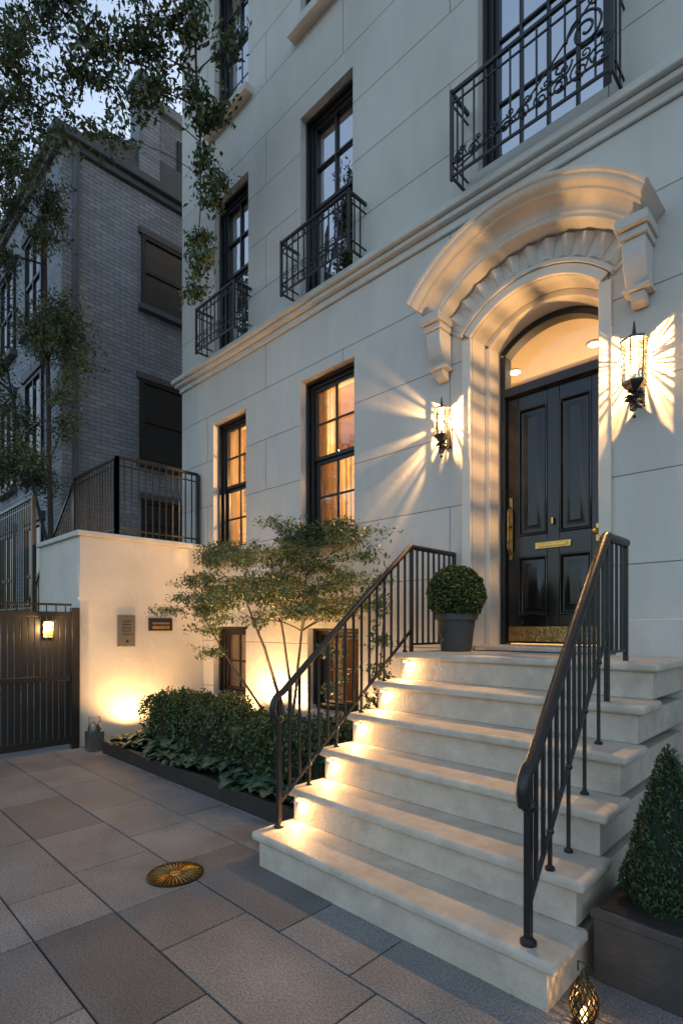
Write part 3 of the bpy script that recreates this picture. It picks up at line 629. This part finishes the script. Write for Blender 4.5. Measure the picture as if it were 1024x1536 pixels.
# ------------------------------------------------------------ trees
def bez(p0,p1,p2,n): return [(p0*(1-t)**2+p1*2*t*(1-t)+p2*t*t) for t in [i/n for i in range(n+1)]]
def tree(name,trunks,pads,bark,leaf,lsize,twigs=14,lpt=22,rb=.02,sag=-.15,jit=.06,droop=.3,aspect=.45,up=.3):
    base=trunks[0][0][0]; E=empty(name,base); b=B(); TP=[]
    for (pts,r0,r1) in trunks:
        pts=[Vector(p) for p in pts]; fine=[]
        for i in range(len(pts)-1):
            for k in range(4): fine.append(pts[i].lerp(pts[i+1],k/4)+Vector((random.uniform(-1,1),random.uniform(-1,1),0))*r0*.25*(1 if i+k else 0))
        fine.append(pts[-1]); k=len(fine); b.tube(fine,[r0+(r1-r0)*i/(k-1) for i in range(k)],9)
        TP+= [(p,r0+(r1-r0)*i/(k-1)) for i,p in enumerate(fine)]
    C=[]
    for pad in pads:
        c,rad=pad[0],pad[1]; dens=pad[2] if len(pad)>2 else 1
        c=Vector(c); rad=Vector(rad)
        s,rs=min(TP,key=lambda q:(q[0]-c).length+ (1.5*max(0,q[0].z-c.z+.1) ))
        mid=(s+c)/2+Vector((random.uniform(-.1,.1),random.uniform(-.1,.1),-sag*(c-s).length))
        main=bez(s,mid,c,7); rr=min(rs*.7,rb); b.tube(main,[rr*(1-.7*i/7) for i in range(8)],6)
        for t in range(max(3,int(twigs*dens))):
            d=Vector(np.random.normal(size=3)); d.normalize(); d*=random.uniform(.25,1.15)**.7
            e=c+Vector((d.x*rad.x,d.y*rad.y,d.z*rad.z)); s2=main[random.randint(3,7)]
            tw=bez(s2,(s2+e)/2+Vector((0,0,.12*(e-s2).length)),e,4); b.tube(tw,[rr*.3,rr*.24,rr*.18,rr*.12,rr*.07],4)
            for q in range(lpt):
                u=random.uniform(.3,1.05); i=min(3,int(u*4)); p=tw[i].lerp(tw[i+1],u*4-i) if u<1 else tw[4]
                C.append((p.x+random.gauss(0,jit),p.y+random.gauss(0,jit),p.z+random.gauss(0,jit*.6)-jit*.4))
    b.make('branches',bark,E); leafobj('foliage',C,lsize,leaf,E,aspect=aspect,up=up,droop=droop)
    return E
mp_=[]
for i in range(62):
    a=random.uniform(0,2*math.pi); rr=random.uniform(.03,1.0)**.55; z=1.25+1.38*(1-rr*.66)*random.uniform(.4,1.05)
    mp_.append(((-4.3+1.3*rr*math.cos(a),3.32+.54*rr*math.sin(a),z),(.36,.24,.09)))
mp_+=[((-5.3,3.0,1.75),(.35,.2,.08)),((-5.6,2.9,1.6),(.3,.2,.07)),((-5.5,3.1,1.95),(.35,.2,.08)),((-3.5,3.3,2.0),(.35,.2,.08)),((-3.2,3.35,1.85),(.35,.2,.08)),((-2.95,3.3,2.0),(.3,.2,.08)),((-4.9,3.0,1.4),(.35,.2,.08)),((-4.6,2.95,1.65),(.35,.2,.08)),((-5.3,3.3,2.15),(.35,.2,.08)),((-5.0,3.1,1.15),(.3,.2,.08)),((-3.0,3.4,2.2),(.35,.2,.08)),((-3.3,3.4,2.3),(.35,.2,.08))]
tree('japanese_maple',[([(-4.2,3.5,.05),(-4.25,3.48,.6),(-4.45,3.4,1.2),(-4.7,3.3,1.8)],.026,.008),([(-4.17,3.5,.05),(-4.1,3.5,.6),(-3.95,3.45,1.2),(-3.8,3.4,1.9)],.022,.008),
  ([(-4.22,3.47,.05),(-4.4,3.4,.5),(-4.8,3.25,1.0),(-5.1,3.1,1.5)],.018,.006),([(-4.19,3.52,.05),(-4.2,3.55,.8),(-4.3,3.5,1.5),(-4.25,3.45,2.2)],.02,.006)],
  mp_,M_bark2,L_maple,.044,twigs=14,lpt=22,rb=.008,sag=-.1,jit=.035,droop=0,aspect=.36,up=.8)
sp_=[((-6.6,1.7,7.5),(.6,.5,.35)),((-6.1,1.75,7.8),(.6,.5,.4)),((-5.7,2.1,7.4),(.6,.4,.3)),((-5.55,2.3,6.9),(.4,.3,.35),.7),((-5.25,2.5,7.6),(.5,.4,.3)),((-4.9,2.8,7.6),(.4,.3,.3),.9),
 ((-6.3,1.5,8.4),(.7,.6,.4)),((-5.5,2.0,8.3),(.7,.6,.3)),((-6.9,1.4,6.9),(.5,.4,.5)),((-7.2,1.5,6.2),(.4,.4,.5)),((-7.3,1.5,5.5),(.3,.3,.5),.7),((-6.2,2.0,6.9),(.4,.3,.35),.8),((-5.8,2.2,6.6),(.35,.25,.3),.5),
 ((-5.1,3.0,7.2),(.28,.15,.35),.6),((-4.95,3.05,6.85),(.3,.12,.22),.5),((-5.1,3.1,6.35),(.22,.1,.3),.45),((-5.0,3.1,6.0),(.26,.1,.12),.4),((-5.2,3.1,5.65),(.22,.1,.2),.45),((-5.1,3.05,5.3),(.28,.1,.16),.45),((-5.25,3.05,5.05),(.18,.1,.12),.3),((-4.75,3.1,6.75),(.25,.1,.10),.35),((-4.85,3.1,6.15),(.2,.1,.1),.3),((-4.6,3.1,7.3),(.3,.12,.2),.5),
 ((-5.8,1.9,7.9),(.5,.4,.3)),((-6.9,1.3,7.6),(.5,.4,.4)),((-5.0,2.5,8.2),(.4,.3,.3)),((-6.0,1.6,7.3),(.5,.3,.3)),((-6.5,1.6,7.0),(.5,.3,.3)),((-5.3,2.6,7.1),(.35,.3,.3),.8),((-6.3,1.8,6.4),(.35,.3,.3),.6),((-5.5,2.4,7.5),(.5,.3,.3)),((-6.7,1.6,6.5),(.4,.3,.3),.7),((-5.9,2.0,7.1),(.5,.3,.2),.8),
 ((-8.5,.5,8.0),(1,1,.6)),((-7.6,-.2,8.4),(1,1,.6)),((-8.2,1.6,7.4),(.8,.6,.5))]
tree('street_tree',[([(-8.3,.5,0),(-8.2,.55,2.5),(-8.1,.7,5.0),(-7.9,.9,7.2),(-7.5,1.1,9.2)],.16,.03),([(-7.9,.9,6.9),(-7.3,1.2,8.3),(-6.4,1.7,8.9),(-5.5,2.3,8.6),(-5.0,2.9,7.9),(-5.1,3.05,6.6),(-5.17,3.07,5.2)],.035,.004),([(-7.9,.9,6.0),(-7.3,1.2,7.0),(-6.3,1.7,7.7)],.025,.008)],
 sp_,M_bark,L_tree,.070,twigs=23,lpt=25,rb=.010,jit=.055,droop=.9,aspect=.44)
gt=[]
for i in range(34):
    z=random.uniform(3.4,8.3); rr=1.0*(1-abs(z-5.0)/5.0); a=random.uniform(0,2*math.pi)
    gt.append(((-8.6+rr*math.cos(a),2.45+rr*.6*math.sin(a)-.1,z),(.48,.35,.30)))
gt+=[((-9.2,2.2,5.2),(.6,.4,.5)),((-9.0,2.3,4.6),(.6,.4,.4)),((-9.6,2.2,6.3),(.5,.4,.5)),((-7.9,2.6,4.6),(.4,.3,.3)),((-7.7,2.6,5.4),(.35,.3,.3)),((-9.0,2.2,4.0),(.5,.4,.3)),((-8.7,2.2,3.7),(.5,.4,.3)),((-9.4,2.1,3.9),(.5,.3,.4)),((-9.9,2.1,4.9),(.5,.3,.5)),((-7.6,2.7,5.0),(.4,.25,.3)),((-7.8,2.6,4.2),(.4,.25,.25))]
tree('garden_tree',[([(-8.4,2.6,0),(-8.38,2.58,3),(-8.45,2.55,6),(-8.4,2.5,8.4)],.05,.012),([(-8.4,2.58,2.5),(-9.0,2.3,4.5),(-9.4,2.2,6.0)],.025,.01)],gt,M_bark,L_tree,.058,twigs=22,lpt=20,rb=.010,jit=.06,droop=.5,aspect=.4)
tree('climbing_shrub',[([(-3.05,3.45,.05),(-3.0,3.5,.8),(-2.95,3.55,1.75)],.012,.004),([(-3.1,3.4,.05),(-3.3,3.3,.7),(-3.35,3.3,1.3)],.01,.003)],
 [((-3.0,3.5,z),(.2,.16,.16)) for z in (.5,.8,1.05,1.3,1.6,1.8)]+[((-3.35,3.3,z),(.2,.16,.14)) for z in (.6,.9,1.2)]+[((-2.85,3.2,.7),(.15,.2,.2))],M_bark2,L_maple,.045,twigs=9,lpt=14,rb=.006,jit=.03,aspect=.5)
random.seed(11)
ot=[]
for i in range(30):
    a=random.uniform(0,2*math.pi); rr=random.uniform(.2,1)*1.7; ot.append(((-12.5+rr*math.cos(a),-4.5+rr*math.sin(a),random.uniform(3.2,7.2)),(.7,.7,.5)))
tree('street_tree',[([(-12.5,-4.5,0),(-12.4,-4.4,3),(-12.5,-4.5,7)],.18,.04)],ot,M_bark,L_tree,.16,twigs=12,lpt=12,rb=.03,jit=.12)

for (x,y,z,tx,pw) in ((-5.08,3.80,.42,-5.05,120),(-4.60,3.80,.42,-4.5,100),(-5.5,3.82,.30,-5.5,40),(-3.3,3.80,.35,-3.2,70)):
    E=empty('garden_uplight',(x,y,0)); b=B(); b.tube([(x,y,.08),(x,y,z-.11)],.008,6); b.lathe((x,y,z-.12),[(.02,0),(.035,.03),(.035,.09),(.03,.095)],14,0); b.lathe((x,y,z-.026),[(.027,0),(.027,.003)],14,1); b.make('fixture',[M_black,M_led],E)
    light('uplight','SPOT',(x,y-.0,z+.01),pw,WARM,E,.02,target=(tx,y+.10,z+1.5),spot=150,blend=.8)
light('tree_uplight','SPOT',(-4.3,3.15,.75),50,WARM,bpy.data.objects['garden_uplight'],.03,target=(-4.4,3.3,2.4),spot=130,blend=.8)

# ------------------------------------------------------------ potted plants
E=empty('topiary_ball_in_pot',(-2.36,3.72,1.221)); pc=(-2.36,3.72,1.2215); b=B()
b.lathe(pc,[(.115,0),(.12,.01),(.15,.25),(.168,.252),(.17,.30),(.155,.30),(.15,.27),(.02,.265)],36,0); b.make('pot',M_pot,E)
b=B(); b.ball((pc[0],pc[1],pc[2]+.45),.185,0,20); b.tube([(pc[0],pc[1],pc[2]+.25),(pc[0],pc[1],pc[2]+.35)],.02,8); b.make('core',M_core,E)
n=9000; d=np.random.normal(size=(n,3)); d/=np.linalg.norm(d,axis=1)[:,None]; rr=(np.random.uniform(.86,1.0,n)+.02*np.sin(9*d[:,0]+3)*np.sin(8*d[:,2]))[:,None]
leafobj('foliage',d*rr*.235+np.array([pc[0],pc[1],pc[2]+.455]),.022,L_box,E,aspect=.65,radial=d)
E=empty('conifer_in_planter',(-.57,2.46,0)); b=B(); b.box(-.79,-.36,2.25,2.68,.0,.285); b.box(-.80,-.35,2.24,2.25,.25,.29);b.make('planter',M_pot,E,bevel=.006); b=B(); b.box(-.77,-.38,2.27,2.66,.284,.29); b.make('soil',M_soil,E)
b=B(); cc=(-.575,2.465,.29); b.lathe(cc,[(.13,0),(.145,.1),(.11,.3),(.05,.5),(.005,.62)],16); b.make('core',M_core,E)
n=16000; u=np.random.rand(n); t=1-np.sqrt(u); hh=t*.66; a=np.random.rand(n)*2*math.pi; prof=.185*np.power(1-t,.8)*np.minimum(1,.6+t*4)
rr=prof*np.random.uniform(.78,1.03,n)+.01*np.sin(a*7+hh*30); C=np.stack([cc[0]+rr*np.cos(a),cc[1]+rr*np.sin(a),cc[2]+.0+hh],1); rd=np.stack([np.cos(a)*.6,np.sin(a)*.6,np.ones(n)],1)
leafobj('foliage',C,.022,L_con,E,aspect=.35,radial=rd)
E=empty('pierced_floor_lantern',(-.70,1.93,0)); b=B(); lc=(-.72,1.96,0)
b.lathe(lc,[(.035,0),(.04,.01),(.025,.02)],18); b.lathe(lc,[(.02,.165),(.012,.18),(.012,.19),(.003,.205)],12)
for i in range(14):
    for sg in (-1,1):
        pts=[]
        for k in range(13):
            t=k/12; a=2*math.pi*i/14+sg*t*1.6; r_=.02+.027*math.sin(math.pi*min(1,t*1.05))**.8; pts.append((lc[0]+r_*math.cos(a),lc[1]+r_*math.sin(a),.012+.155*t))
        b.tube(pts,.0032,5)
b.tube([(lc[0]-.02,lc[1],.19),(lc[0]-.02,lc[1],.225),(lc[0]+.02,lc[1],.225),(lc[0]+.02,lc[1],.19)],.003,5)
b.make('pierced_body',M_bronze,E); b=B(); b.lathe(lc,[(.012,.02),(.012,.06),(.003,.07)],10); b.make('candle',M_led,E); light('candle_light','POINT',(lc[0],lc[1],.095),.8,WARM,E,.01)
b=B()
for i in range(9):
    x=-.62+i*.11; b.bar((x,3.55,0),(x,3.55,1.0),.016); b.lathe((x,3.55,1.0),[(.014,0),(.018,.02),(.002,.07)],6)
b.bar((-.66,3.55,.92),(.3,3.55,.92),.022); b.bar((-.66,3.55,.12),(.3,3.55,.12),.022)
b.make('area_railing',M_black)

# ------------------------------------------------------------ neighbouring building
nb=empty('brick_house',(-11,6,0)); b=B(); XN=-9.5
b.box(-18,XN,3.12,14,0,9.5,0); b.make('walls',M_brick,nb,smooth=False)
b=B(); b.box(-18,XN+.002,3.10,3.118,0,9.5); b.make('front_wall',M_brickf,nb,smooth=False)
b=B(); b.box(-18.1,XN+.16,2.94,14.1,9.5,9.66); b.box(-18.05,XN+.08,3.02,14.05,9.38,9.5); b.prismx([(2.98,9.66),(4.3,10.3),(14,10.3),(14,9.66)],-18,-9.6); b.make('roof_cornice',M_slate,nb,bevel=.02)
b=B(); b.box(-14,-9.75,4.95,9,9.66,11.3); b.make('upper_storey',M_brick,nb,smooth=False); b=B(); b.box(-14.1,-9.65,4.85,9.1,11.3,11.5); b.box(-9.95,-9.55,4.45,4.85,9.66,11.5); b.box(-10.0,-9.5,4.40,4.90,11.5,11.62); b.make('chimney_parapet',M_brickf,nb,bevel=.015)
fr=B(); gl=B(); sl_=B()
def nwin(y0,y1,z0,z1):
    x=XN; 
    fr.box(x+.002,x+.05,y0,y0+.07,z0,z1); fr.box(x+.002,x+.05,y1-.07,y1,z0,z1); fr.box(x+.002,x+.05,y0+.07,y1-.07,z1-.07,z1); fr.box(x+.002,x+.05,y0+.07,y1-.07,z0,z0+.07); fr.box(x+.002,x+.04,y0+.07,y1-.07,(z0+z1)/2-.03,(z0+z1)/2+.03)
    gl.add([(x+.012,y0,z0),(x+.012,y1,z0),(x+.012,y1,z1),(x+.012,y0,z1)],[(0,1,2,3)]); sl_.box(x+.002,x+.12,y0-.06,y1+.06,z0-.1,z0-.002); sl_.box(x+.002,x+.06,y0-.06,y1+.06,z1+.002,z1+.12)
nwin(4.45,5.45,7.3,8.6); nwin(4.42,5.42,4.45,5.95); nwin(4.45,5.5,2.9,3.75); nwin(7,8,7.3,8.6); nwin(7,8,4.45,5.95)
fr.box(-9.748,-9.70,5.3,5.95,10.1,11.0)
def nwinf(x0,x1,z0,z1):
    y=3.10; fr.box(x0,x0+.07,y-.05,y-.002,z0,z1); fr.box(x1-.07,x1,y-.05,y-.002,z0,z1); fr.box(x0+.07,x1-.07,y-.05,y-.002,z1-.07,z1); fr.box(x0+.07,x1-.07,y-.05,y-.002,z0,z0+.07); fr.box(x0+.07,x1-.07,y-.04,y-.002,(z0+z1)/2-.03,(z0+z1)/2+.03); fr.box((x0+x1)/2-.02,(x0+x1)/2+.02,y-.04,y-.002,z0+.07,z1-.07)
    gl.add([(x0,y-.01,z0),(x1,y-.01,z0),(x1,y-.01,z1),(x0,y-.01,z1)],[(0,1,2,3)]); sl_.box(x0-.1,x1+.1,y-.14,y-.002,z0-.12,z0-.002); sl_.box(x0-.08,x1+.08,y-.08,y-.002,z1+.002,z1+.16)
for x in (-10.9,-12.6,-14.5,-16.5):
    for z0,z1 in ((6.9,8.6),(4.2,6.0),(1.4,3.3)): nwinf(x-.5,x+.5,z0,z1)
fr.make('window_frames',M_frame,nb,bevel=.004)
M_ngl=mat('dark_window_glass',(.02,.022,.026),.06,spec=.7,noise=1.5,c2=(.03,.028,.026),bump=(2,.1)); gl.make('window_glass',M_ngl,nb,recalc=False,smooth=False); sl_.make('sills_lintels',M_slate,nb,bevel=.008)
b=B(); b.tube([(XN+.08,3.3,0),(XN+.08,3.3,9.4)],.05,10); b.make('downpipe',M_slate,nb)
print('objects',len(bpy.data.objects))
